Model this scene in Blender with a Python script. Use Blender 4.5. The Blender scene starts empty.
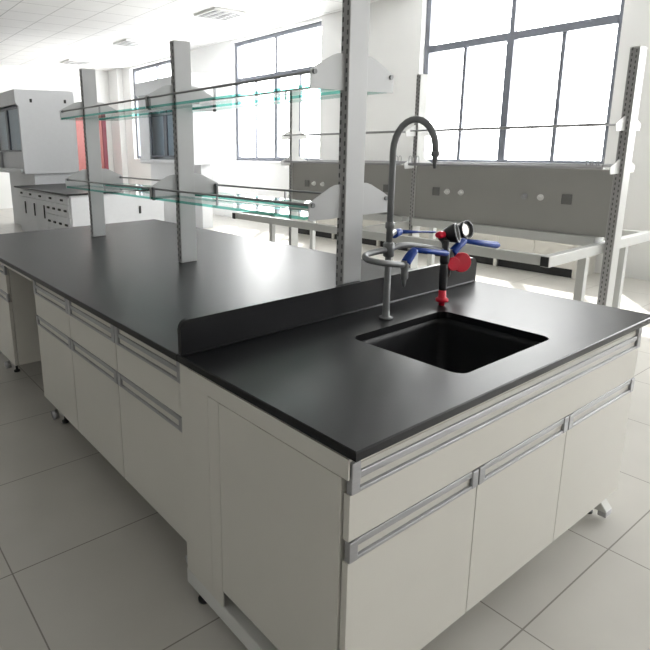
import bpy, bmesh, math, random
from mathutils import Vector, Matrix
random.seed(4)
C = bpy.context.scene
COL = C.collection
PI = math.pi

# ------------------------------------------------------------------ camera
cam_d = bpy.data.cameras.new('camera')
cam = bpy.data.objects.new('camera', cam_d); COL.objects.link(cam)
yaw, pitch, roll, foc, ppx, ppy = -0.622784, -0.228246, -0.0167058, 576.298, 234.224, 279.149
cyw, syw = math.cos(yaw), math.sin(yaw)
fw = Vector((-syw*math.cos(pitch), cyw*math.cos(pitch), math.sin(pitch)))
rt = Vector((cyw, syw, 0)); up = rt.cross(fw)
r2 = rt*math.cos(roll)+up*math.sin(roll); u2 = up*math.cos(roll)-rt*math.sin(roll)
M = Matrix((r2, u2, -fw)).transposed().to_4x4()
M.translation = Vector((-0.822563, -0.726583, 1.46816))
cam.matrix_world = M
cam_d.sensor_width = 36; cam_d.lens = foc/650*36
cam_d.shift_x = (325-ppx)/650; cam_d.shift_y = (ppy-325)/650
cam_d.clip_end = 200
C.camera = cam

# ------------------------------------------------------------------ light
w = bpy.data.worlds.new('world'); C.world = w; w.use_nodes = True
bg = w.node_tree.nodes['Background']
bg.inputs[0].default_value = (1.0, 0.992, 0.98, 1); bg.inputs[1].default_value = 9.0
sun_d = bpy.data.lights.new('sun', 'SUN'); sun_d.energy = 6; sun_d.angle = math.radians(1.0)
sun_d.color = (1, .97, .92)
sun = bpy.data.objects.new('sun', sun_d); COL.objects.link(sun)
sun.rotation_euler = Vector((-1, -.78, -1.45)).to_track_quat('-Z', 'Y').to_euler()
sun.location = (12, 8, 9)
C.view_settings.view_transform = 'Standard'; C.view_settings.look = 'None'
C.view_settings.gamma = 1; C.view_settings.use_curve_mapping = False
C.view_settings.exposure = 0.92
C.cycles.max_bounces = 10; C.cycles.diffuse_bounces = 5; C.cycles.transparent_max_bounces = 24
C.cycles.sample_clamp_indirect = 8
C.cycles.caustics_reflective = False; C.cycles.caustics_refractive = False

# window openings along the right wall (inner face x = XW)
XW, ZC = 6.2, 3.47
WIN = [(2.10, 4.58), (6.52, 9.02), (11.0, 13.5), (-2.3, 0.15), (-6.7, -4.25)]
SILL, TRANS, HEAD = 1.16, 2.70, 3.42
for i, (a, b) in enumerate(WIN):
    ld = bpy.data.lights.new('window_daylight', 'AREA'); ld.shape = 'RECTANGLE'
    ld.size = HEAD-SILL; ld.size_y = b-a; ld.cycles.is_portal = True
    lo = bpy.data.objects.new('window_daylight', ld); COL.objects.link(lo)
    lo.location = (XW+.22, (a+b)/2, (SILL+HEAD)/2); lo.rotation_euler = (0, PI/2, 0)

# ------------------------------------------------------------------ materials
def mat(name, col, rough=.5, metal=0, spec=.5, noise=0, nscale=20, bump=0, bscale=200, stretch=None, coat=0):
    m = bpy.data.materials.new(name); m.use_nodes = True
    n = m.node_tree.nodes; l = m.node_tree.links; b = n['Principled BSDF']
    b.inputs['Base Color'].default_value = (*col, 1); b.inputs['Roughness'].default_value = rough
    b.inputs['Metallic'].default_value = metal; b.inputs['Specular IOR Level'].default_value = spec
    b.inputs['Coat Weight'].default_value = coat
    tc = n.new('ShaderNodeTexCoord'); mp = n.new('ShaderNodeMapping'); l.new(tc.outputs['Object'], mp.inputs[0])
    if stretch: mp.inputs['Scale'].default_value = stretch
    if noise:
        t = n.new('ShaderNodeTexNoise'); t.inputs['Scale'].default_value = nscale; t.inputs['Detail'].default_value = 5
        l.new(mp.outputs[0], t.inputs[0])
        r = n.new('ShaderNodeValToRGB'); r.color_ramp.elements[0].position = .3; r.color_ramp.elements[1].position = .7
        r.color_ramp.elements[0].color = (*[c*(1-noise) for c in col], 1)
        r.color_ramp.elements[1].color = (*[min(1, c*(1+noise)) for c in col], 1)
        l.new(t.outputs[0], r.inputs[0]); l.new(r.outputs[0], b.inputs['Base Color'])
    if bump:
        t2 = n.new('ShaderNodeTexNoise'); t2.inputs['Scale'].default_value = bscale; l.new(mp.outputs[0], t2.inputs[0])
        bp = n.new('ShaderNodeBump'); bp.inputs['Strength'].default_value = bump; bp.inputs['Distance'].default_value = .001
        l.new(t2.outputs[0], bp.inputs['Height']); l.new(bp.outputs[0], b.inputs['Normal'])
    return m

def grid_mat(name, col, line, px, py, ox, oy, lw, rough, spec=.5, noise=.04, speck=0):
    m = mat(name, col, rough, spec=spec)
    n = m.node_tree.nodes; l = m.node_tree.links; b = n['Principled BSDF']
    g = n.new('ShaderNodeNewGeometry'); sp = n.new('ShaderNodeSeparateXYZ'); l.new(g.outputs['Position'], sp.inputs[0])
    def axis(k, per, off):
        a = n.new('ShaderNodeMath'); a.operation = 'SUBTRACT'; l.new(sp.outputs[k], a.inputs[0]); a.inputs[1].default_value = off-per/2
        f = n.new('ShaderNodeMath'); f.operation = 'FLOORED_MODULO'; l.new(a.outputs[0], f.inputs[0]); f.inputs[1].default_value = per
        s = n.new('ShaderNodeMath'); s.operation = 'SUBTRACT'; l.new(f.outputs[0], s.inputs[0]); s.inputs[1].default_value = per/2
        ab = n.new('ShaderNodeMath'); ab.operation = 'ABSOLUTE'; l.new(s.outputs[0], ab.inputs[0])
        c = n.new('ShaderNodeMath'); c.operation = 'LESS_THAN'; l.new(ab.outputs[0], c.inputs[0]); c.inputs[1].default_value = lw/2
        d = n.new('ShaderNodeMath'); d.operation = 'DIVIDE'; l.new(a.outputs[0], d.inputs[0]); d.inputs[1].default_value = per
        fl = n.new('ShaderNodeMath'); fl.operation = 'FLOOR'; l.new(d.outputs[0], fl.inputs[0])
        return c, fl
    cx, fx = axis(0, px, ox); cy, fy = axis(1, py, oy)
    mx = n.new('ShaderNodeMath'); mx.operation = 'MAXIMUM'; l.new(cx.outputs[0], mx.inputs[0]); l.new(cy.outputs[0], mx.inputs[1])
    t = n.new('ShaderNodeTexNoise'); t.inputs['Scale'].default_value = 3; t.inputs['Detail'].default_value = 8
    l.new(g.outputs['Position'], t.inputs[0])
    r = n.new('ShaderNodeValToRGB'); r.color_ramp.elements[0].position = .3; r.color_ramp.elements[1].position = .7
    r.color_ramp.elements[0].color = (*[c*(1-noise) for c in col], 1); r.color_ramp.elements[1].color = (*[c*(1+noise) for c in col], 1)
    l.new(t.outputs[0], r.inputs[0])
    mix = n.new('ShaderNodeMix'); mix.data_type = 'RGBA'
    l.new(mx.outputs[0], mix.inputs[0]); l.new(r.outputs[0], mix.inputs[6]); mix.inputs[7].default_value = (*line, 1)
    l.new(mix.outputs[2], b.inputs['Base Color'])
    return m

def glass_mat(name, tint, refl=.08, rough=0.0):
    m = bpy.data.materials.new(name); m.use_nodes = True
    n = m.node_tree.nodes; l = m.node_tree.links; n.clear()
    o = n.new('ShaderNodeOutputMaterial'); t = n.new('ShaderNodeBsdfTransparent'); g = n.new('ShaderNodeBsdfGlossy')
    t.inputs[0].default_value = (*tint, 1); g.inputs['Roughness'].default_value = rough
    fr = n.new('ShaderNodeFresnel'); fr.inputs[0].default_value = 1.45
    mx = n.new('ShaderNodeMixShader'); ge = n.new('ShaderNodeNewGeometry'); iv = n.new('ShaderNodeMath'); iv.operation = 'SUBTRACT'; iv.inputs[0].default_value = 1
    l.new(ge.outputs['Backfacing'], iv.inputs[1]); mu = n.new('ShaderNodeMath'); mu.operation = 'MULTIPLY'
    l.new(iv.outputs[0], mu.inputs[0]); l.new(fr.outputs[0], mu.inputs[1]); l.new(mu.outputs[0], mx.inputs[0]); l.new(t.outputs[0], mx.inputs[1]); l.new(g.outputs[0], mx.inputs[2])
    l.new(mx.outputs[0], o.inputs[0]); return m

M_wall = mat('white_paint', (.80, .80, .79), .8, noise=.015, nscale=2, bump=.2, bscale=60)
M_ceil = grid_mat('ceiling_tiles', (.80, .80, .80), (.38, .38, .38), .6, .6, .1, .3, .012, .85, noise=.02)
M_floor = grid_mat('floor_tiles', (.53, .512, .475), (.24, .22, .20), .6, .6, .15, -.03, .005, .28, spec=.45, noise=.035)
M_black = mat('black_epoxy', (.007, .007, .0085), .35, spec=.28, noise=.25, nscale=6, bump=.25, bscale=350)
M_sink = mat('black_moulded_sink', (.016, .016, .018), .5, spec=.3, noise=.15, nscale=12)
M_cab = mat('cream_laminate', (.62, .600, .552), .42, noise=.015, nscale=4)
M_frame = mat('white_powder_coat', (.62, .62, .60), .35, noise=.02, nscale=8)
M_post = mat('grey_powder_coat', (.47, .475, .48), .4, noise=.02, nscale=8)
M_alu = mat('brushed_aluminium', (.40, .40, .415), .36, metal=.75, noise=.06, nscale=30, stretch=(1, 1, 20))
M_steel = mat('bench_steel', (.58, .585, .57), .35, noise=.02, nscale=8)
M_panel = mat('grey_panel', (.36, .355, .335), .5, noise=.02, nscale=5)
M_slot = mat('slot_black', (.03, .03, .03), .7, noise=.1)
M_rod = mat('rail_metal', (.30, .30, .31), .3, metal=.6, noise=.05)
M_gl = glass_mat('shelf_glass', (.93, .985, .965))
M_gle = glass_mat('green_glass_edge', (.22, .62, .55), rough=.1)
M_wgl = glass_mat('window_glass', (.97, .98, .98))
M_wfr = mat('window_frame_grey', (.15, .16, .19), .45, noise=.05)
M_tap = mat('grey_epoxy_tap', (.17, .175, .18), .38, noise=.05, nscale=30)
M_blue = mat('blue_plastic', (.008, .045, .27), .45, spec=.3, noise=.08)
M_red = mat('red_plastic', (.72, .006, .035), .4, noise=.06)
M_rub = mat('black_rubber', (.015, .015, .017), .35, noise=.1)
M_chrome = mat('chrome_screen', (.75, .72, .70), .2, metal=.9, noise=.1, nscale=200)
M_door = mat('red_door_paint', (.36, .12, .11), .5, noise=.05)
M_dkred = mat('dark_red_trim', (.20, .04, .06), .5, noise=.05)
M_hood = mat('white_metal_panel', (.66, .67, .69), .45, noise=.015)
M_dark = mat('dark_interior', (.06, .065, .08), .4, noise=.1)
M_sash = glass_mat('sash_glass', (.80, .86, .90))
M_sock = mat('dark_socket_plate', (.16, .16, .155), .4, noise=.05)
M_shade = mat('shaded_post_face', (.36, .355, .355), .45, noise=.04)  # darker grey that puts shade into the colour of the posts' left faces
M_slotg = mat('slot_grey', (.10, .10, .10), .7, noise=.1)
M_white = mat('white_plastic', (.8, .8, .78), .35, noise=.02)
M_louver = mat('mirror_louver', (.42, .42, .43), .4, noise=.02)

# ------------------------------------------------------------------ mesh helpers
class MB:
    def __init__(s): s.bm = bmesh.new()
    def box(s, x0, x1, y0, y1, z0, z1, bev=0, mi=0):
        v = [s.bm.verts.new(p) for p in ((x0,y0,z0),(x1,y0,z0),(x1,y1,z0),(x0,y1,z0),(x0,y0,z1),(x1,y0,z1),(x1,y1,z1),(x0,y1,z1))]
        f = [s.bm.faces.new([v[i] for i in q]) for q in ((3,2,1,0),(4,5,6,7),(0,1,5,4),(1,2,6,5),(2,3,7,6),(3,0,4,7))]
        for q in f: q.material_index = mi
        if bev:
            e = list({e for q in f for e in q.edges})
            r = bmesh.ops.bevel(s.bm, geom=e, offset=bev, segments=2, affect='EDGES', profile=.5)
            for q in r['faces']: q.material_index = mi
        return s
    def prism(s, pts, axis, a, b, bev=0):
        # pts in the plane normal to axis; axis 'x': (y,z)  'y': (x,z)  'z': (x,y)
        def P(u, v, t): return {'x': (t,u,v), 'y': (u,t,v), 'z': (u,v,t)}[axis]
        A = [s.bm.verts.new(P(u,v,a)) for u,v in pts]; B = [s.bm.verts.new(P(u,v,b)) for u,v in pts]
        n = len(pts); fs = [s.bm.faces.new(A[::-1]), s.bm.faces.new(B)]
        for i in range(n): fs.append(s.bm.faces.new((A[i], A[(i+1)%n], B[(i+1)%n], B[i])))
        if bev:
            e = list(set(fs[0].edges)|set(fs[1].edges))
            bmesh.ops.bevel(s.bm, geom=e, offset=bev, segments=2, affect='EDGES')
        return s
    def tube(s, pts, r, n=14, caps=True):
        pts = [Vector(p) for p in pts]
        if not isinstance(r, (list, tuple)): r = [r]*len(pts)
        if len(r) != len(pts):
            k = (len(r)-1)/(len(pts)-1)
            r = [r[min(int(i*k), len(r)-2)]*(1-(i*k-min(int(i*k), len(r)-2)))+r[min(int(i*k), len(r)-2)+1]*(i*k-min(int(i*k), len(r)-2)) for i in range(len(pts))]
        rings = []; prev = None
        for i, p in enumerate(pts):
            if i == 0: d = pts[1]-p
            elif i == len(pts)-1: d = p-pts[i-1]
            else: d = (pts[i+1]-p).normalized()+(p-pts[i-1]).normalized()
            d.normalize()
            if prev is None:
                a = Vector((0,0,1)) if abs(d.z) < .9 else Vector((1,0,0))
                u = d.cross(a).normalized()
            else:
                u = (prev-d*prev.dot(d)).normalized()
            prev = u; v = d.cross(u)
            rings.append([s.bm.verts.new(p+(u*math.cos(2*PI*k/n)+v*math.sin(2*PI*k/n))*r[i]) for k in range(n)])
        for A, B in zip(rings, rings[1:]):
            for k in range(n):
                f = s.bm.faces.new((A[k], A[(k+1)%n], B[(k+1)%n], B[k])); f.smooth = True
        if caps:
            s.bm.faces.new(rings[0][::-1]); s.bm.faces.new(rings[-1])
        return s
    def lathe(s, base, direction, prof, n=20, caps=True):
        # prof: list of (distance along direction, radius)
        b = Vector(base); d = Vector(direction).normalized()
        a = Vector((0,0,1)) if abs(d.z) < .9 else Vector((1,0,0))
        u = d.cross(a).normalized(); v = d.cross(u)
        R = [[s.bm.verts.new(b+d*t+(u*math.cos(2*PI*k/n)+v*math.sin(2*PI*k/n))*max(q, 1e-4)) for k in range(n)] for t, q in prof]
        for (A, B), (p, q) in zip(zip(R, R[1:]), zip(prof, prof[1:])):
            for k in range(n):
                f = s.bm.faces.new((A[k], A[(k+1)%n], B[(k+1)%n], B[k])); f.smooth = abs(p[1]-q[1]) < abs(p[0]-q[0])*1.2
        if caps: s.bm.faces.new(R[0][::-1]); s.bm.faces.new(R[-1])
        return s
    def build(s, name, mats, parent=None, smooth=False):
        if not isinstance(mats, (list, tuple)): mats = [mats]
        bmesh.ops.recalc_face_normals(s.bm, faces=s.bm.faces)
        me = bpy.data.meshes.new(name); s.bm.to_mesh(me); s.bm.free()
        for m in mats: me.materials.append(m)
        o = bpy.data.objects.new(name, me); COL.objects.link(o)
        if parent is not None: adopt(o, parent)
        return o

def world_loc(o):
    v = Vector(o.location)
    while o.parent: o = o.parent; v += Vector(o.location)
    return v
def adopt(o, parent):
    # meshes are written in world coordinates; shift so they sit right below a moved parent
    o.parent = parent; o.location = -world_loc(parent)
def thing(name, label, cat, loc=(0,0,0), group=None):
    o = bpy.data.objects.new(name, None); COL.objects.link(o); o.location = loc
    o.empty_display_size = .05
    return tag(o, label, cat, group)
def tag(o, label, cat, group=None):
    o['label'] = label; o['category'] = cat
    if group: o['group'] = group
    return o
def struct(o): o['kind'] = 'structure'; return o
def copy_tree(o, parent=None):
    c = o.copy(); COL.objects.link(c)
    if parent is not None: c.parent = parent
    for ch in list(o.children): copy_tree(ch, c)
    return c
def copy_thing(o, loc, label, rz=0):
    c = copy_tree(o); c.location = loc; c.rotation_euler = (0,0,rz); c['label'] = label
    return c
def arc(c, r, a0, a1, n, f):
    return [f(c, r, a0+(a1-a0)*k/n) for k in range(n+1)]

# ------------------------------------------------------------------ room shell
X0, X1, Y0, Y1 = -7.0, XW, -8.0, 14.5
TH = .30
struct(MB().box(X0-TH, X1+TH, Y0-TH, Y1+TH, -.2, 0).build('floor', M_floor))
struct(MB().box(X0-TH, X1+TH, Y0-TH, Y1+TH, ZC, ZC+.2).build('ceiling', M_ceil))
struct(MB().box(X0-TH, X0, Y0, Y1, 0, ZC).build('wall_left', M_wall))
struct(MB().box(X0-TH, X1+TH, Y1, Y1+TH, 0, ZC).build('wall_back', M_wall))
struct(MB().box(X0-TH, X1+TH, Y0-TH, Y0, 0, ZC).build('wall_front', M_wall))
wr = MB()
ys = sorted(WIN); prev = Y0
for a, b in ys:
    wr.box(X1, X1+TH, prev, a, 0, ZC); prev = b
    wr.box(X1, X1+TH, a, b, 0, SILL); wr.box(X1, X1+TH, a, b, HEAD, ZC)
wr.box(X1, X1+TH, prev, Y1, 0, ZC)
struct(wr.build('wall_right', M_wall))
# corner column beside the far window and shallow column between the far windows
struct(MB().box(X1-.16, X1-.002, Y1-.55, Y1-.002, 0.001, ZC-.001).build('trim_1', M_wall))

def window(k, a, b):
    xf0, xf1 = X1+.09, X1+.16
    f = MB(); t = .072
    f.box(xf0, xf1, a, a+t, SILL, HEAD).box(xf0, xf1, b-t, b, SILL, HEAD)
    f.box(xf0, xf1, a+t, b-t, SILL, SILL+t).box(xf0, xf1, a+t, b-t, HEAD-t, HEAD)
    f.box(xf0-.01, xf1, a+t, b-t, TRANS-.045, TRANS+.045)
    m = (a+b)/2
    f.box(xf0-.01, xf1, m-.045, m+.045, SILL+t, TRANS-.045).box(xf0, xf1, m-.028, m+.028, TRANS+.045, HEAD-t)
    o = struct(f.build('window_%d' % k, M_wfr))
    s = MB()
    for q in ((a+m)/2, (m+b)/2):
        s.box(xf0+.015, xf1-.01, q-.022, q+.022, SILL+t, TRANS-.045)
    s.build('sash_stile', M_wfr, o)
    h = MB()
    for q in ((a+m)/2, (m+b)/2): h.box(xf0-.005, xf0+.015, q-.035, q-.022, 1.78, 1.9, .003)
    h.build('window_latch', M_wfr, o)
    MB().box(xf0+.03, xf0+.036, a+t, b-t, SILL+t, HEAD-t).build('window_pane', M_wgl, o)
    MB().box(X1-.03, xf0, a-.02, b+.02, SILL-.03, SILL-.001, .004).build('window_sill', M_wall, o)
for k, (a, b) in enumerate(WIN): window(k+1, a, b)

# red door far back
d = MB().box(4.95, 5.75, Y1-.05, Y1-.006, 0.01, 2.2).build('door_1', M_door); struct(d)
MB().box(5.75, 5.86, Y1-.07, Y1-.005, 0.01, 2.27).box(4.86, 4.95, Y1-.07, Y1-.005, 0.01, 2.27).box(4.95, 5.75, Y1-.07, Y1-.005, 2.2, 2.27).build('door_frame', M_dkred, d)
MB().lathe((5.62, Y1-.11, 1.0), (0,1,0), [(0,.012),(.0,.03),(.03,.03),(.035,.012),(.06,.012)]).build('door_handle', M_alu, d)

# ------------------------------------------------------------------ ceiling lamps
def louver(x, y, label):
    t = thing('ceiling_light', label, 'ceiling light', (x, y, ZC-.002), 'recessed louvre lights')
    s = .295
    f = MB()
    f.box(x-s, x+s, y-s, y-s+.02, ZC-.035, ZC-.003).box(x-s, x+s, y+s-.02, y+s, ZC-.035, ZC-.003)
    f.box(x-s, x-s+.02, y-s+.02, y+s-.02, ZC-.035, ZC-.003).box(x+s-.02, x+s, y-s+.02, y+s-.02, ZC-.035, ZC-.003)
    f.build('lamp_frame', M_white, t)
    g = MB().box(x-s+.02, x+s-.02, y-s+.02, y+s-.02, ZC-.006, ZC-.003); g.build('reflector', M_dark, t)
    for q in range(3):
        yy = y-.18+.18*q
        MB().tube([(x-.27, yy, ZC-.017), (x+.27, yy, ZC-.017)], .008, 10).build('fluorescent_tube', M_white, t)
    l = MB()
    for i in range(1, 4):
        xx = x-s+i*2*s/4; l.box(xx-.028, xx+.028, y-s+.02, y+s-.02, ZC-.034, ZC-.026)
    for i in range(1, 7):
        yy = y-s+i*2*s/7; l.box(x-s+.02, x+s-.02, yy-.016, yy+.016, ZC-.033, ZC-.0265)
    l.build('louvre', M_louver, t)
louver(4.68, 7.2, 'nearest and largest of the square louvred lights in the white ceiling')
louver(4.68, 10.2, 'middle square louvred ceiling light, above the left middle upright')
louver(4.68, 13.2, 'farthest and smallest square louvred ceiling light near the back wall')

# ------------------------------------------------------------------ main island: dimensions
ZT, TT = .85, .025           # worktop top, thickness
WX, SD, LY = 1.556, .724, 3.766
CZ1 = ZT-TT                 # cabinets' top

# sink worktop with the cut-out
def rrect(x0, x1, y0, y1, r, n=6):
    p = []
    for cx, cy, a in ((x1-r, y0+r, -PI/2), (x1-r, y1-r, 0), (x0+r, y1-r, PI/2), (x0+r, y0+r, PI)):
        for k in range(n+1): p.append((cx+r*math.cos(a+PI/2*k/n), cy+r*math.sin(a+PI/2*k/n)))
    return p
def slab_with_hole(x0, x1, y0, y1, z0, z1, hole, bev):
    bm = bmesh.new()
    def ring(pts, z): return [bm.verts.new((x, y, z)) for x, y in pts]
    n = len(hole)//4
    b = bev
    outs = [(x1,y0),(x1,y1),(x0,y1),(x0,y0)]
    def O(ins, z): return ring([(x1-ins,y0+ins),(x1-ins,y1-ins),(x0+ins,y1-ins),(x0+ins,y0+ins)], z)
    T = O(b, z1); T2 = O(0, z1-b); B2 = O(0, z0+b); Bo = O(b, z0)
    for A, D in ((T, T2), (T2, B2), (B2, Bo)):
        for i in range(4): bm.faces.new((A[i], A[(i+1)%4], D[(i+1)%4], D[i]))
    HT = ring(hole, z1); HB = ring(hole, z0)
    N = len(hole)
    for i in range(N):
        bm.faces.new((HT[i], HT[(i+1)%N], HB[(i+1)%N], HB[i]))
    for H, Q in ((HT, T), (HB, Bo)):
        for c in range(4):
            idx = list(range(c*n, (c+1)*n))
            for a, bb in zip(idx, idx[1:]): bm.faces.new((Q[c], H[a], H[bb]))
            nx = ((c+1)*n) % N
            bm.faces.new((Q[c], H[idx[-1]], H[nx], Q[(c+1)%4]))
    m = MB(); m.bm.free(); m.bm = bm
    return m
SX0, SX1, SY0, SY1 = .527, 1.027, .103, .508
hole = rrect(SX0, SX1, SY0, SY1, .035, 6)
st = thing('sink_worktop', 'black epoxy worktop with the cut-out sink, at the near end of the island', 'worktop', (.78, .36, ZT-TT))
slab_with_hole(0, WX, 0, SD, ZT-TT, ZT, hole, .003).build('slab', M_black, st)
bs = [(0.003, ZT+.0005)]
bs += [(.003+.03*(1-math.cos(a)), ZT+.111-.03*(1-math.sin(a))) for a in [PI/2*k/8 for k in range(9)]]
bs += [(WX-.003-.03*(1-math.cos(a)), ZT+.111-.03*(1-math.sin(a))) for a in [PI/2*(8-k)/8 for k in range(9)]]
bs += [(WX-.003, ZT+.0005)]
MB().prism(bs, 'y', SD-.022, SD-.002, .0015).build('backsplash', M_black, st)
MB().tube([(.02, SD-.024, ZT+.003), (WX-.02, SD-.024, ZT+.003)], .0035, 8).build('sealant_bead', M_rub, st)

# sink basin
sk = thing('sink', 'deep black rectangular basin set under the worktop cut-out', 'sink', ((SX0+SX1)/2, (SY0+SY1)/2, .56))
bm = bmesh.new()
prof = [(.004, ZT-TT-.001), (.004, ZT-.05), (.008, ZT-.10), (.016, ZT-.24), (.05, ZT-.262), (.16, ZT-.268)]
rings = []
for ins, z in prof:
    rings.append([bm.verts.new((x, y, z)) for x, y in rrect(SX0+ins-.006, SX1-ins+.006, SY0+ins-.006, SY1-ins+.006, .035+ins*.1, 6)])
outer = [bm.verts.new((x, y, ZT-TT-.001)) for x, y in rrect(SX0-.03, SX1+.03, SY0-.03, SY1+.03, .04, 6)]
N = len(outer)
for A, B in zip([outer]+rings, rings):
    for i in range(N):
        f = bm.faces.new((A[i], A[(i+1)%N], B[(i+1)%N], B[i])); f.smooth = True
bm.faces.new(rings[-1])
bas = MB(); bas.bm.free(); bas.bm = bm
bo = bas.build('basin', M_sink, sk)
so = bo.modifiers.new('Solidify', 'SOLIDIFY'); so.thickness = .004; so.offset = -1
MB().lathe(((SX0+SX1)/2, (SY0+SY1)/2, ZT-.268), (0,0,1), [(0,.04),(.003,.04),(.005,.034),(.0045,.02)], 24).build('drain', M_alu, sk)

# main worktop
mw = MB().box(0, WX, SD+.001, LY, ZT-TT, ZT, .003).build('island_worktop', M_black)
tag(mw, 'long matt black worktop running from the backsplash past the grey shelf uprights', 'worktop')

# ------------------------------------------------------------------ cabinet hardware in a local frame: front face at y=0 looking to -y, x along width
def strip_handle(x0, x1, z0, z1, front=0.0, cap=.028, name='handle', parent=None, cap_top=None):
    """recessed aluminium grip: two rails, end caps and a pale inset"""
    m = MB()
    zc = cap_top or z1
    m.box(x0+cap, x1-cap, front-.003, front+.012, z0, z0+.010, .002)
    m.box(x0+cap, x1-cap, front-.001, front+.012, z1-.018, z1, .002)
    m.box(x0+.001, x0+cap, front-.004, front+.012, z0, zc, .002)
    m.box(x1-cap, x1-.001, front-.004, front+.012, z0, zc, .002)
    return m.build(name, M_alu, parent)

def make_base_unit(name, label, cat, width, depth, n, wide_drawer, z0=.16, group=None, inner_x=None):
    t = thing(name, label, cat, (0,0,0), group)
    h = width/n
    b = MB()
    th = .016
    b.box(0, th, .021, depth, z0, CZ1-.001).box(width-th, width, .021, depth, z0, CZ1-.001)
    b.box(th, width-th, .021, depth, z0, z0+th).box(th, width-th, depth-.01, depth, z0+th, CZ1-.001)
    for i in range(1, n): b.box(i*h-th/2, i*h+th/2, .021, depth-.01, z0+th, .58)
    b.box(0, width, .006, .021, CZ1-.024, CZ1-.001)       # top rail under the worktop
    if not wide_drawer:
        for i in range(n): b.box(i*h+.0, (i+1)*h, .021, .03, .56, .585)
    b.build('carcass', M_cab, t)
    drs = [(0, width)] if wide_drawer else [(i*h, (i+1)*h) for i in range(n)]
    for a, c in drs:
        d = MB().box(a+.0015, c-.0015, 0, .018, .621, .735, .0012).box(a+.02, c-.02, .005, .020, .735, .80).build('drawer_front', M_cab, t)
        strip_handle(a+.0015, c-.0015, .7365, .785, name='handle', parent=d, cap_top=.812)
    for i in range(n):
        a, c = i*h, (i+1)*h
        d = MB().box(a+.0015, c-.0015, 0, .018, z0, .5665, .0012).box(a+.02, c-.02, .005, .020, .5665, .617).build('door', M_cab, t)
        strip_handle(a+.0015, c-.0015, .5675, .619, name='handle', parent=d)
    return t

# sink cabinet: front at y=.02, three doors
sc_ = make_base_unit('sink_cabinet', 'wide cream cabinet under the sink, three doors below one long drawer front', 'cabinet', 1.50, .64, 3, True)
sc_.location = (.006, .020, 0)

# frame that carries the sink bench (C-frames with a foot on the floor)
def sink_stand(x, label, panels):
    sf = thing('sink_bench_stand', label, 'bench frame', (x+.025, .4, 0), 'end frames of the sink bench')
    MB().box(x+.001, x+.049, .668, .722, .045, CZ1-.002, .003).build('upright', M_cab, sf)
    f = MB().prism([(.045, .022), (.045, .048), (.085, .098), (.724, .098), (.724, .042), (.075, .042)], 'x', x, x+.05, .002).build('foot', M_frame, sf)
    MB().box(x-.001, x+.051, .043, .075, .020, .044, .004).build('end_cap', M_alu, f)
    for y in (.12, .66):
        MB().lathe((x+.025, y, 0.0005), (0,0,1), [(0,.02),(.008,.02),(.012,.008),(.044,.008)]).build('levelling_foot', M_rub, f)
    if panels:
        MB().box(.001, .005, .562, .666, .10, CZ1-.03, .001).build('service_panel', M_cab, sf)
        MB().box(.0005, .0052, .04, .505, .158, .772, .001).build('end_panel', M_cab, sf)
        MB().box(.0, .0055, .02, .666, .774, CZ1-.002, .001).build('top_rail', M_cab, sf)
        MB().box(.0, .0055, .506, .56, .10, .773, .001).build('side_rail', M_cab, sf)
sink_stand(.004, 'cream end frame with flat side panel at the near left of the sink bench', True)
sink_stand(WX-.054, 'end frame right of the sink bench, its wedge foot showing below the doors', False)

# main run: three units facing -x (left). local frame rotated: width along y
unit = make_base_unit('base_cabinet', 'cream base cabinet with drawer and door, nearest of the run beside the sink end frame', 'cabinet', .498, .56, 1, False, group='cream base cabinets along the left of the island')
def place_left(o, y_far): o.location = (.028, y_far, 0); o.rotation_euler = (0,0,-PI/2)
place_left(unit, 1.243)
for yf, lab in ((1.743, 'middle one of the three cream base cabinets between sink end and knee space'),
                (2.243, 'cream base cabinet right at the near edge of the dark knee space'),
                (3.290, 'cream base cabinet beyond the dark knee space, cut by the left picture edge')):
    c = copy_tree(unit); c['label'] = lab; place_left(c, yf)
lu = make_base_unit('base_cabinet', 'cream base cabinet at the far end of the island, out past the left picture edge', 'cabinet', .468, .56, 1, False, group='cream base cabinets along the left of the island')
place_left(lu, 3.762)

# frame of the main island
mf = thing('bench_stand', 'white steel frame and added light-blocking panel under the long worktop, feet showing below the cabinets', 'bench frame', (.78, 2.2, 0))
MB().box(.70, .715, .74, 3.74, .12, CZ1-.005).box(.85, .865, .74, 3.74, .12, CZ1-.005).build('light_block_panel', M_cab, mf)  # unseen panels, added to stop light passing under the worktop
MB().box(.02, .045, 2.246, 2.786, CZ1-.026, CZ1-.003, .001).build('knee_space_rail', M_cab, mf)
for y in (.78, 2.19, 3.12, 3.68):
    f = MB().box(.09, 1.46, y-.025, y+.025, .05, .095, .004).box(.74, .82, y-.025, y+.025, .095, CZ1-.01).build('foot', M_frame, mf)
    for x in (.045, 1.50):
        s = 1 if x < .5 else -1
        MB().tube([(x+s*.03, y, .062), (x, y, .058)], [.026, .024], 18).build('end_cap', M_alu, f)
        MB().lathe((x+s*.07, y, .0005), (0,0,1), [(0,.02),(.01,.02),(.014,.008),(.052,.008)]).build('levelling_foot', M_rub, f)

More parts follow.
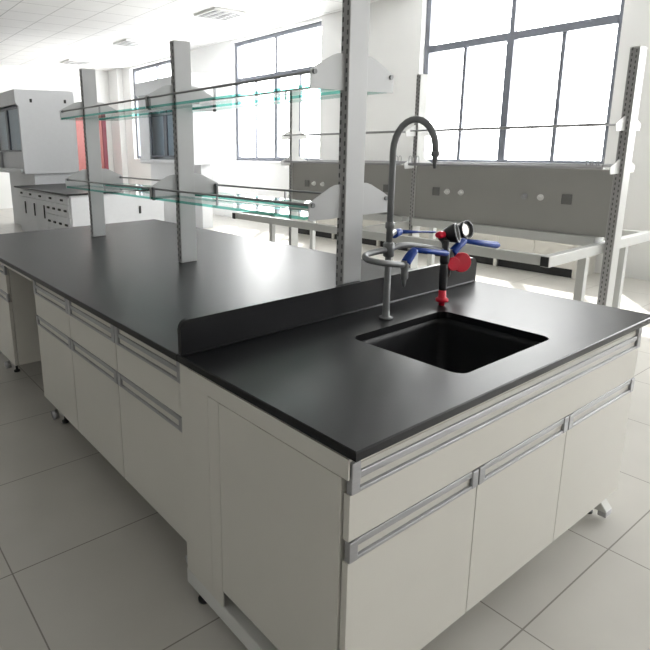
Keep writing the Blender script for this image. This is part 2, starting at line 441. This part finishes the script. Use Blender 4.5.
# ------------------------------------------------------------------ reagent rack posts / brackets / shelves
def post(x0, x1, y0, y1, z0, z1, material, parent):
    p = MB().box(x0, x1, y0, y1, z0, z1, .002).build('post', material, parent)
    MB().box(x0-.0015, x0-.0001, y0+.003, y1-.003, z0+.005, z1-.005).build('shade_plate', M_shade, p)  # thin plate, paints the shade on the slotted left face
    s = MB(); ym = (y0+y1)/2; z = z0+.02
    while z < z1-.02:
        for dy in (-.011, .011):
            s.box(x0-.0028, x0-.0018, ym+dy-.003, ym+dy+.003, z+(.012 if dy > 0 else 0), z+.016+(.012 if dy > 0 else 0))
        z += .031
    s.build('slot_row', M_slotg, p)
    MB().box(x0+.001, x1-.001, y0+.001, y1-.001, z1, z1+.004, .001).build('post_cap', M_steel, p)
    return p
def bracket(xc, hw, y, z, material, parent, th=.004, pw=.05):
    """plate in the xz plane with a sloped shoulder, both sides of the post"""
    for s in (-1, 1):
        pts = [(xc+s*pw, z), (xc+s*hw, z), (xc+s*hw, z+.062), (xc+s*(hw-.03), z+.078), (xc+s*.11, z+.112), (xc+s*.085, z+.120), (xc+s*pw, z+.122)]
        if s < 0: pts = pts[::-1]
        b = MB().prism(pts, 'y', y-th/2, y+th/2).build('bracket', material, parent)
        MB().lathe((xc+s*(hw-.017), y-.008, z+.055), (0,1,0), [(0,.006),(0,.0085),(.016,.0085),(.016,.006)], 14).build('rail_clip', M_tap, b)

rk = thing('reagent_shelf', 'two tier green-edged glass shelf on three grey slotted posts along the island centre', 'shelf', (.787, 1.96, ZT))
PX0, PX1 = .738, .835
PY = [(.745, .785), (1.93, 1.97), (3.15, 3.19)]
PC = (PX0+PX1)/2
for y0, y1 in PY: post(PX0, PX1, y0, y1, ZT+.0005, 1.98 if y0 > 1 else 2.25, M_post, rk)
HWB = .212
for zb in (1.650, 1.202):
    for y0, y1 in PY: bracket(PC, HWB, (y0+y1)/2, zb, M_post, rk, pw=.0475)
    for (ya, yb) in ((.775, 1.945), (1.955, 3.160)):
        ya2, yb2 = ya+.015, yb-.0
        for s in (-1, 1):
            xa, xb = sorted((PC+s*.055, PC+s*(HWB-.002)))
            g = MB().box(xa, xb, ya2, yb2, zb+.002, zb+.014)
            o = g.build('glass_shelf', [M_gl, M_gle], rk)
            for p in o.data.polygons:
                if abs(p.normal.z) < .5: p.material_index = 1
            xr = PC+s*(HWB-.017)
            r = MB().tube([(xr, ya2-.008, zb+.055), (xr, yb2+.008, zb+.055)], .0052, 10).build('guard_rail', M_rod, rk)
            if ya < 1: MB().box(xr-.006, xr+.006, yb-.012, yb+.004, zb-.004, zb+.062, .002).build('joint_clip', M_tap, r)
            MB().box(xr-.004, xr+.004, (ya+yb)/2-.003, (ya+yb)/2+.003, zb+.013, zb+.055).build('rail_support', M_rod, r)

# ------------------------------------------------------------------ tap
tp = thing('laboratory_tap', 'grey swan-neck laboratory tap with three blue levers behind the sink', 'tap', (.788, .578, ZT))
m = MB()
m.lathe((.786, .578, ZT+.0005), (0,0,1), [(0,.024),(.005,.024),(.008,.0135),(.04,.012),(.23,.0115)], 20)
m.build('stem', M_tap, tp)
m = MB().lathe((.786, .578, ZT+.225), (0,0,1), [(0,.012),(.004,.019),(.05,.019),(.055,.012)], 20).build('body', M_tap, tp)
m = MB().lathe((.786, .578, ZT+.335), (0,0,1), [(-.03,.011),(-.01,.011),(-.006,.0155),(.012,.0155),(.016,.011)], 20).build('neck_collar', M_tap, tp)
base = Vector((.786, .578, ZT+.28)); rr = .108; zt = 1.44
dirn = Vector((.55, -.70, 0)).normalized()
# neck swings out over the basin
pts = [base, Vector((base.x, base.y, 1.30)), Vector((base.x, base.y, zt))]
cc = Vector((base.x, base.y, zt))+dirn*rr*.63
for k in range(1, 15):
    a = PI-PI*1.02*k/14
    pts.append(cc+dirn*math.cos(a)*rr*.63+Vector((0,0,math.sin(a)*rr*.95)))
MB().tube(pts, .0112, 16).build('swan_neck', M_tap, tp)
e = pts[-1]
MB().lathe(e+Vector((0,0,.006)), (0,0,-1), [(0,.0095),(.004,.0145),(.016,.0145),(.02,.010),(.03,.0085),(.058,.005)], 16).build('nozzle', M_tap, tp)
def sm(pts, it=2):
    pts = [Vector(p) for p in pts]
    for _ in range(it):
        q = [pts[0]]
        for a, b in zip(pts, pts[1:]): q += [a.lerp(b, .25), a.lerp(b, .75)]
        pts = q+[pts[-1]]
    return pts
zz = 1.10
# looping side arm and its valve
MB().tube(sm([(.786,.578,1.102), (.72,.585,1.10), (.655,.575,1.098), (.622,.535,1.092), (.66,.50,1.082), (.70,.495,1.075), (.775,.50,1.060)]), .0105, 14).build('side_arm', M_tap, tp)
def lever(base, mid, p1, p2, name='lever', r=.0085):
    o = MB().tube(sm([base, mid, p1], 1), [.0165, .0165, .015, .013], 14).build(name, M_blue, tp)
    MB().tube([p1, tuple(Vector(p1).lerp(Vector(p2), .5)), tuple(Vector(p1).lerp(Vector(p2), .93)), p2], [.0085, r, r*1.2, r*.7], 12).build('lever_grip', M_blue, o)
MB().lathe((.778,.50,1.058), (0,0,-1), [(-.018,.012),(0,.016),(.02,.012),(.026,.013),(.045,.013),(.05,.008),(.055,.0075),(.075,.004)], 16).build('outlet', M_tap, tp)
lever((.782,.50,1.066), (.80,.497,1.09), (.822,.495,1.108), (1.045,.515,1.065), r=.0095)
MB().tube(sm([(.786,.578,1.102), (.86,.578,1.112), (.96,.575,1.095), (1.06,.565,1.07), (1.118,.555,1.052)]), .0105, 14).build('side_arm', M_tap, tp)
MB().lathe((1.118,.553,1.05), (0,0,-1), [(-.018,.012),(0,.016),(.02,.012),(.026,.013),(.045,.012),(.05,.008),(.09,.004)], 16).build('outlet', M_tap, tp)
lever((1.12,.548,1.052), (1.15,.545,1.075), (1.195,.548,1.092), (1.455,.553,1.044), r=.0125)
# rear valve, lever seen edge-on
MB().tube(sm([(.80,.585,1.150), (.85,.615,1.150), (.885,.635,1.148)]), .010, 12).build('side_arm', M_tap, tp)
lever((.885,.637,1.140), (.905,.64,1.143), (.925,.642,1.144), (1.15,.645,1.120), r=.0042)

# ------------------------------------------------------------------ eyewash
ew = thing('eyewash', 'red and black twin-head eyewash standing right of the tap', 'eyewash', (1.088, .556, ZT))
MB().lathe((1.088,.556,ZT+.0005), (0,0,1), [(0,.011),(.012,.011),(.016,.024),(.026,.024),(.032,.015),(.06,.014),(.064,.009)], 20).build('base_flange', M_red, ew)
MB().lathe((1.088,.556,ZT+.055), (0,0,1), [(0,.013),(.02,.015),(.10,.016),(.12,.013)], 18).build('hand_grip', M_rub, ew)
MB().lathe((1.090,.556,ZT+.165), (0,0,1), [(0,.017),(.008,.0185),(.05,.018),(.058,.012),(.09,.012)], 18).build('valve_body', M_rub, ew)
MB().tube(sm([(1.092,.556,ZT+.21), (1.094,.562,ZT+.25), (1.098,.585,ZT+.262)]), .013, 14).build('yoke', M_rub, ew)
MB().tube([(1.060,.575,1.125), (1.075,.575,1.125), (1.095,.575,1.123)], [.010,.014,.014], 14).build('yoke_collar', M_red, ew)
MB().tube(sm([(1.098,.585,1.112), (1.16,.625,1.10), (1.285,.655,1.108)]), .010, 12).build('yoke_arm', M_rub, ew)
def head(base, d, screen, rim):
    h = MB().lathe(base, d, [(0,.011),(.004,.018),(.018,.026),(.036,.033),(.050,.037),(.060,.038),(.060,.0335),(.052,.031)], 24).build('eye_cup', M_rub, ew)
    b = Vector(base)+Vector(d).normalized()*.047
    MB().lathe(b, d, [(0,.030),(.004,.0305),(.006,.022),(.006,.001)], 24).build('spray_screen', screen, h)
    MB().lathe(Vector(base)+Vector(d).normalized()*.0595, d, [(0,.034),(.0,.0385),(.003,.0385),(.003,.034),(0,.034)], 24, caps=False).build('cup_rim', rim, h)
head((1.118,.598,1.113), (.38,-.86,.26), M_rub, M_alu)
head((1.292,.655,1.106), (-.02,-.93,.25), M_chrome, M_rub)
def disc(c, r, d):
    MB().lathe(c, d, [(0,r*.5),(0,r*.94),(.004,r),(.012,r),(.016,r*.92),(.0165,.001)], 32).build('paddle', M_red, ew)
disc((1.345,.652,.972), .042, (-.45,-.85,.1))
disc((1.118,.542,1.012), .026, (-.45,-.85,.1))
MB().tube(sm([(1.12,.56,1.005), (1.19,.64,1.0), (1.27,.665,.98), (1.345,.664,.972)]), .008, 10).build('paddle_link', M_rub, ew)

# ------------------------------------------------------------------ second island (bare steel frame) between the island and the windows
b2 = thing('bare_island_bench', 'unfinished pale steel island frame with grey socket panels, in front of the windows', 'bench frame', (3.2, 2.2, 0))
BX0, BX1 = 3.155, 3.250; BC = (BX0+BX1)/2
BY = [(.760, .815), (2.262, 2.302), (3.775, 3.815)]
for y0, y1 in BY:
    post(BX0, BX1, y0, y1, .045, 1.985, M_steel, b2)
    ya = y1+.001; yb = ya+.05
    MB().box(2.47, 3.93, ya, yb, .765, .828, .003).build('arm', M_steel, b2)
    for x, s in ((2.462, -1), (3.9315, 1)):
        MB().box(x, x+.007, ya+.002, yb-.002, .768, .825, .002).build('arm_end_cap', M_rub, b2)
    for xa in (2.93, 3.50):
        l = MB().box(xa, xa+.045, ya+.001, yb-.001, .09, .764, .002).build('leg', M_steel, b2)
    f = MB().box(2.55, 3.86, ya, yb, .04, .089, .003).build('foot', M_steel, b2)
    for x in (2.62, 3.79):
        MB().lathe((x, (ya+yb)/2, .0005), (0,0,1), [(0,.02),(.01,.02),(.014,.008),(.041,.008)]).build('levelling_foot', M_rub, f)
for (p0, p1) in ((BY[0], BY[1]), (BY[1], BY[2])):
    ya, yb = p0[1], p1[0]
    for x0 in (2.49, 3.87):
        MB().box(x0, x0+.04, ya+.051, p1[1], .767, .826, .002).build('long_rail', M_steel, b2)
    MB().box(BX0-.02, BX1+.02, ya+.052, yb-.001, .80, .862, .002).build('centre_rail', M_steel, b2)
    pn = MB().box(BX0+.01, BX0+.03, ya+.001, yb-.001, .864, 1.283, .002).box(BX1-.03, BX1-.01, ya+.001, yb-.001, .864, 1.283, .002).build('socket_panel', M_panel, b2)
    off = ya-.77-.0
    xf = BX0+.01
    k = 0
    for yy, kind in ((1.03, 's'), (1.20, 'w'), (1.31, 'g'), (1.80, 'w'), (1.92, 'w'), (2.02, 's')):
        y = yy+off
        if kind == 's':
            MB().box(xf-.006, xf-.0005, y-.032, y+.032, 1.055, 1.12, .002).build('square_socket', M_sock, pn)
        else:
            MB().lathe((xf-.0005, y, 1.09), (-1,0,0), [(0,.022),(.006,.022),(.008,.014),(.028,.012),(.03,.008)], 16).build('round_outlet', M_white if kind == 'w' else M_alu, pn)
    for zb in (1.24+.0, 1.50):
        pass
    for zr, rad in ((1.556, .0065), (1.300, .012)):
        for xr in (BC-.165, BC+.165):
            MB().tube([(xr, ya+.02, zr), (xr, yb-.02, zr)], rad, 10).build('guard_rail', M_alu, b2)
for y0, y1 in BY:
    ym = (y0+y1)/2
    for zb in (1.515, 1.262):
        MB().prism([(BX0-.12, zb), (BX0, zb), (BX0, zb+.085), (BX0-.02, zb+.085), (BX0-.13, zb+.04)], 'y', ym-.002, ym+.002).build('bracket', M_steel, b2)
        MB().prism([(BX1, zb), (BX1+.12, zb), (BX1+.13, zb+.04), (BX1+.02, zb+.085), (BX1, zb+.085)], 'y', ym-.002, ym+.002).build('bracket', M_steel, b2)
    # wire hooks beside the post, on the lower rail
    for s in (-1, 1):
        for q in range(3):
            yh = y1+.03+q*.035
            if s < 0 and y0 < 1: continue
            if s < 0: yh = y0-.03-q*.035
            if s > 0 and y0 > 3.5: continue
            xr = BC-.165
            hp = [(xr, yh-.012, 1.305), (xr, yh-.012, 1.35)]+[(xr, yh-.012*math.cos(a), 1.35+.014*math.sin(a)) for a in (PI*.25, PI*.5, PI*.75)]+[(xr, yh+.012, 1.35), (xr, yh+.012, 1.305)]
            MB().tube(hp, .003, 8).build('wire_hook', M_alu, b2)

# ------------------------------------------------------------------ low cabinets along the window wall
W0, UW = 5.67, .90
wu = thing('wall_cabinet', 'pale low cabinet with black kick under the windows, nearest of the row', 'cabinet', (W0, 2.05, 0), 'low cabinets under the windows')
MB().box(W0, 6.18, 2.051, 2.069, 0.001, .82).box(W0+.02, 6.18, 2.069, 2.93, .10, .82).box(W0, W0+.018, 2.93, 2.949, .001, .82).build('carcass', M_cab, wu)
MB().box(W0+.045, W0+.06, 2.07, 2.93, .001, .099).build('kick_board', M_slot, wu)
for a in (2.071, 2.501):
    d_ = MB().box(W0, W0+.018, a, a+.427, .102, .66, .002).build('door', M_cab, wu)
    MB().tube([(W0-.022, a+.13, .60), (W0-.022, a+.30, .60)], .005, 10).build('handle', M_alu, d_)
    d_ = MB().box(W0, W0+.018, a, a+.427, .664, .817, .002).build('drawer_front', M_cab, wu)
    MB().tube([(W0-.022, a+.13, .745), (W0-.022, a+.30, .745)], .005, 10).build('handle', M_alu, d_)
labs = ['pale low cabinet with black kick under the windows, second from the near end',
        'pale low cabinet with black kick under the windows, third from the near end',
        'pale low cabinet with black kick under the windows, fourth from the near end',
        'pale low cabinet with black kick under the windows, farthest of the row']
for i, lb in enumerate(labs): copy_thing(wu, (W0, 2.05+UW*(i+1), 0), lb)
tag(MB().box(W0-.03, 6.195, 2.03, 2.05+UW*5+.02, .822, .847, .003).build('window_worktop', M_black),
    'long black worktop on the low cabinets under the windows, behind the bare frame', 'worktop')

# ------------------------------------------------------------------ far left bench with drawers
fb = thing('far_island', 'distant white island with black top and small black drawer pulls, left of the shelf post', 'bench', (2.75, 8.1, 0))
MB().box(1.97, 3.53, 7.06, 9.62, .825, .85, .003).build('worktop', M_black, fb)
MB().box(2.02, 3.49, 7.10, 9.56, .08, .824).box(2.10, 3.42, 7.14, 9.5, .002, .08).build('carcass', M_hood, fb)
ep = MB().box(2.03, 3.48, 7.082, 7.099, .09, .80, .002).build('end_panel', M_hood, fb)
MB().box(3.06, 3.09, 7.068, 7.081, .50, .61, .003).build('handle', M_slot, ep)
for k in range(5):
    ya = 7.12+k*.48
    rows = [(.70, .80)]+([(.52, .69), (.30, .51), (.10, .29)] if k in (0, 1) else [(.10, .69)])
    for za, zb in rows:
        d_ = MB().box(2.0, 2.019, ya, ya+.474, za, zb, .002).build('drawer_front' if zb-za < .4 else 'door', M_hood, fb)
        if zb-za < .4:
            for q in ([.24] if za > .6 or za < .2 else [.12, .36]):
                MB().box(1.985, 1.9995, ya+q-.045, ya+q+.045, (za+zb)/2-.015, (za+zb)/2+.015, .003).build('pull', M_slot, d_)
        else:
            MB().box(1.985, 1.9995, ya+.06, ya+.09, .42, .62, .003).build('pull', M_slot, d_)

# ------------------------------------------------------------------ fume hoods
def fume_hood(label, x0, x1, y0, y1, zb, zt, sash_open, pw):
    t = thing('fume_hood', label, 'fume hood', ((x0+x1)/2, (y0+y1)/2, 0))
    h = MB()
    pts = [(x0+.02, zb), (x1, zb), (x1, zt), (x0-.03, zt), (x0-.03, zt-.22), (x0+.02, zt-.28)]
    h.prism(pts, 'y', y0, y0+.04)
    h.prism(pts, 'y', y1-.04, y1)
    h.box(x1-.04, x1, y0+.04, y1-.04, zb, zt).box(x0-.03, x1-.04, y0+.04, y1-.04, zt-.04, zt)
    h.box(x0-.03, x0+.0, y0+.04, y1-.04, zt-.24, zt-.04)
    h.box(x0+.02, x0+.08, y0+.04, y0+.04+pw, zb, zt-.24).box(x0+.02, x0+.08, y1-.04-pw, y1-.04, zb, zt-.24)
    h.box(x0+.02, x1-.04, y0+.04, y1-.04, zb, zb+.05)
    h.build('housing', M_hood, t)
    MB().box(x0+pw*.3+.1, x0+pw*.3+.12, y0+.045, y1-.045, zb+.06, zt-.25).build('bright_backing', M_hood, t)  # panel added close behind the glass to catch light and brighten the interior
    ws = MB().box(x0+.05, x0+.056, y0+.04+pw, y1-.04-pw, sash_open, zt-.24).build('sash_pane', M_sash, t)
    f = MB(); a, b = y0+.04+pw, y1-.04-pw
    f.box(x0+.035, x0+.07, a, b, sash_open-.03, sash_open).box(x0+.035, x0+.07, a, b, zt-.30, zt-.26)
    f.box(x0+.035, x0+.07, a, a+.05, sash_open, zt-.26).box(x0+.035, x0+.07, b-.05, b, sash_open, zt-.26)
    f.box(x0+.03, x0+.065, (a+b)/2-.05, (a+b)/2+.05, sash_open, zt-.26)
    f.build('sash_frame', M_wfr, ws)
    MB().box(x0-.03, x0+.019, y0+.06, y1-.06, zb+.02, zb+.09, .01).build('airfoil_ledge', M_hood, t)
    bs_ = MB().box(x0+.2, x1-.02, y0+.06, y1-.06, .001, zb-.001).build('base_cabinet', M_hood, t)
    return t
fh = fume_hood('large white fume hood with blue-grey glass sash at the far left wall side', 2.175, 3.18, 9.67, 11.4, 1.032, 2.45, 1.45, .03)
for xs in (2.39, 2.99): MB().box(xs, xs+.04, 9.664, 9.6695, 2.24, 2.30).build('cover_slot', M_slot, fh)
fume_hood('white fume hood with grey glass front, seen between the left and middle shelf posts', 4.62, 5.06, 8.02, 10.05, 1.14, 2.68, 1.30, .36)
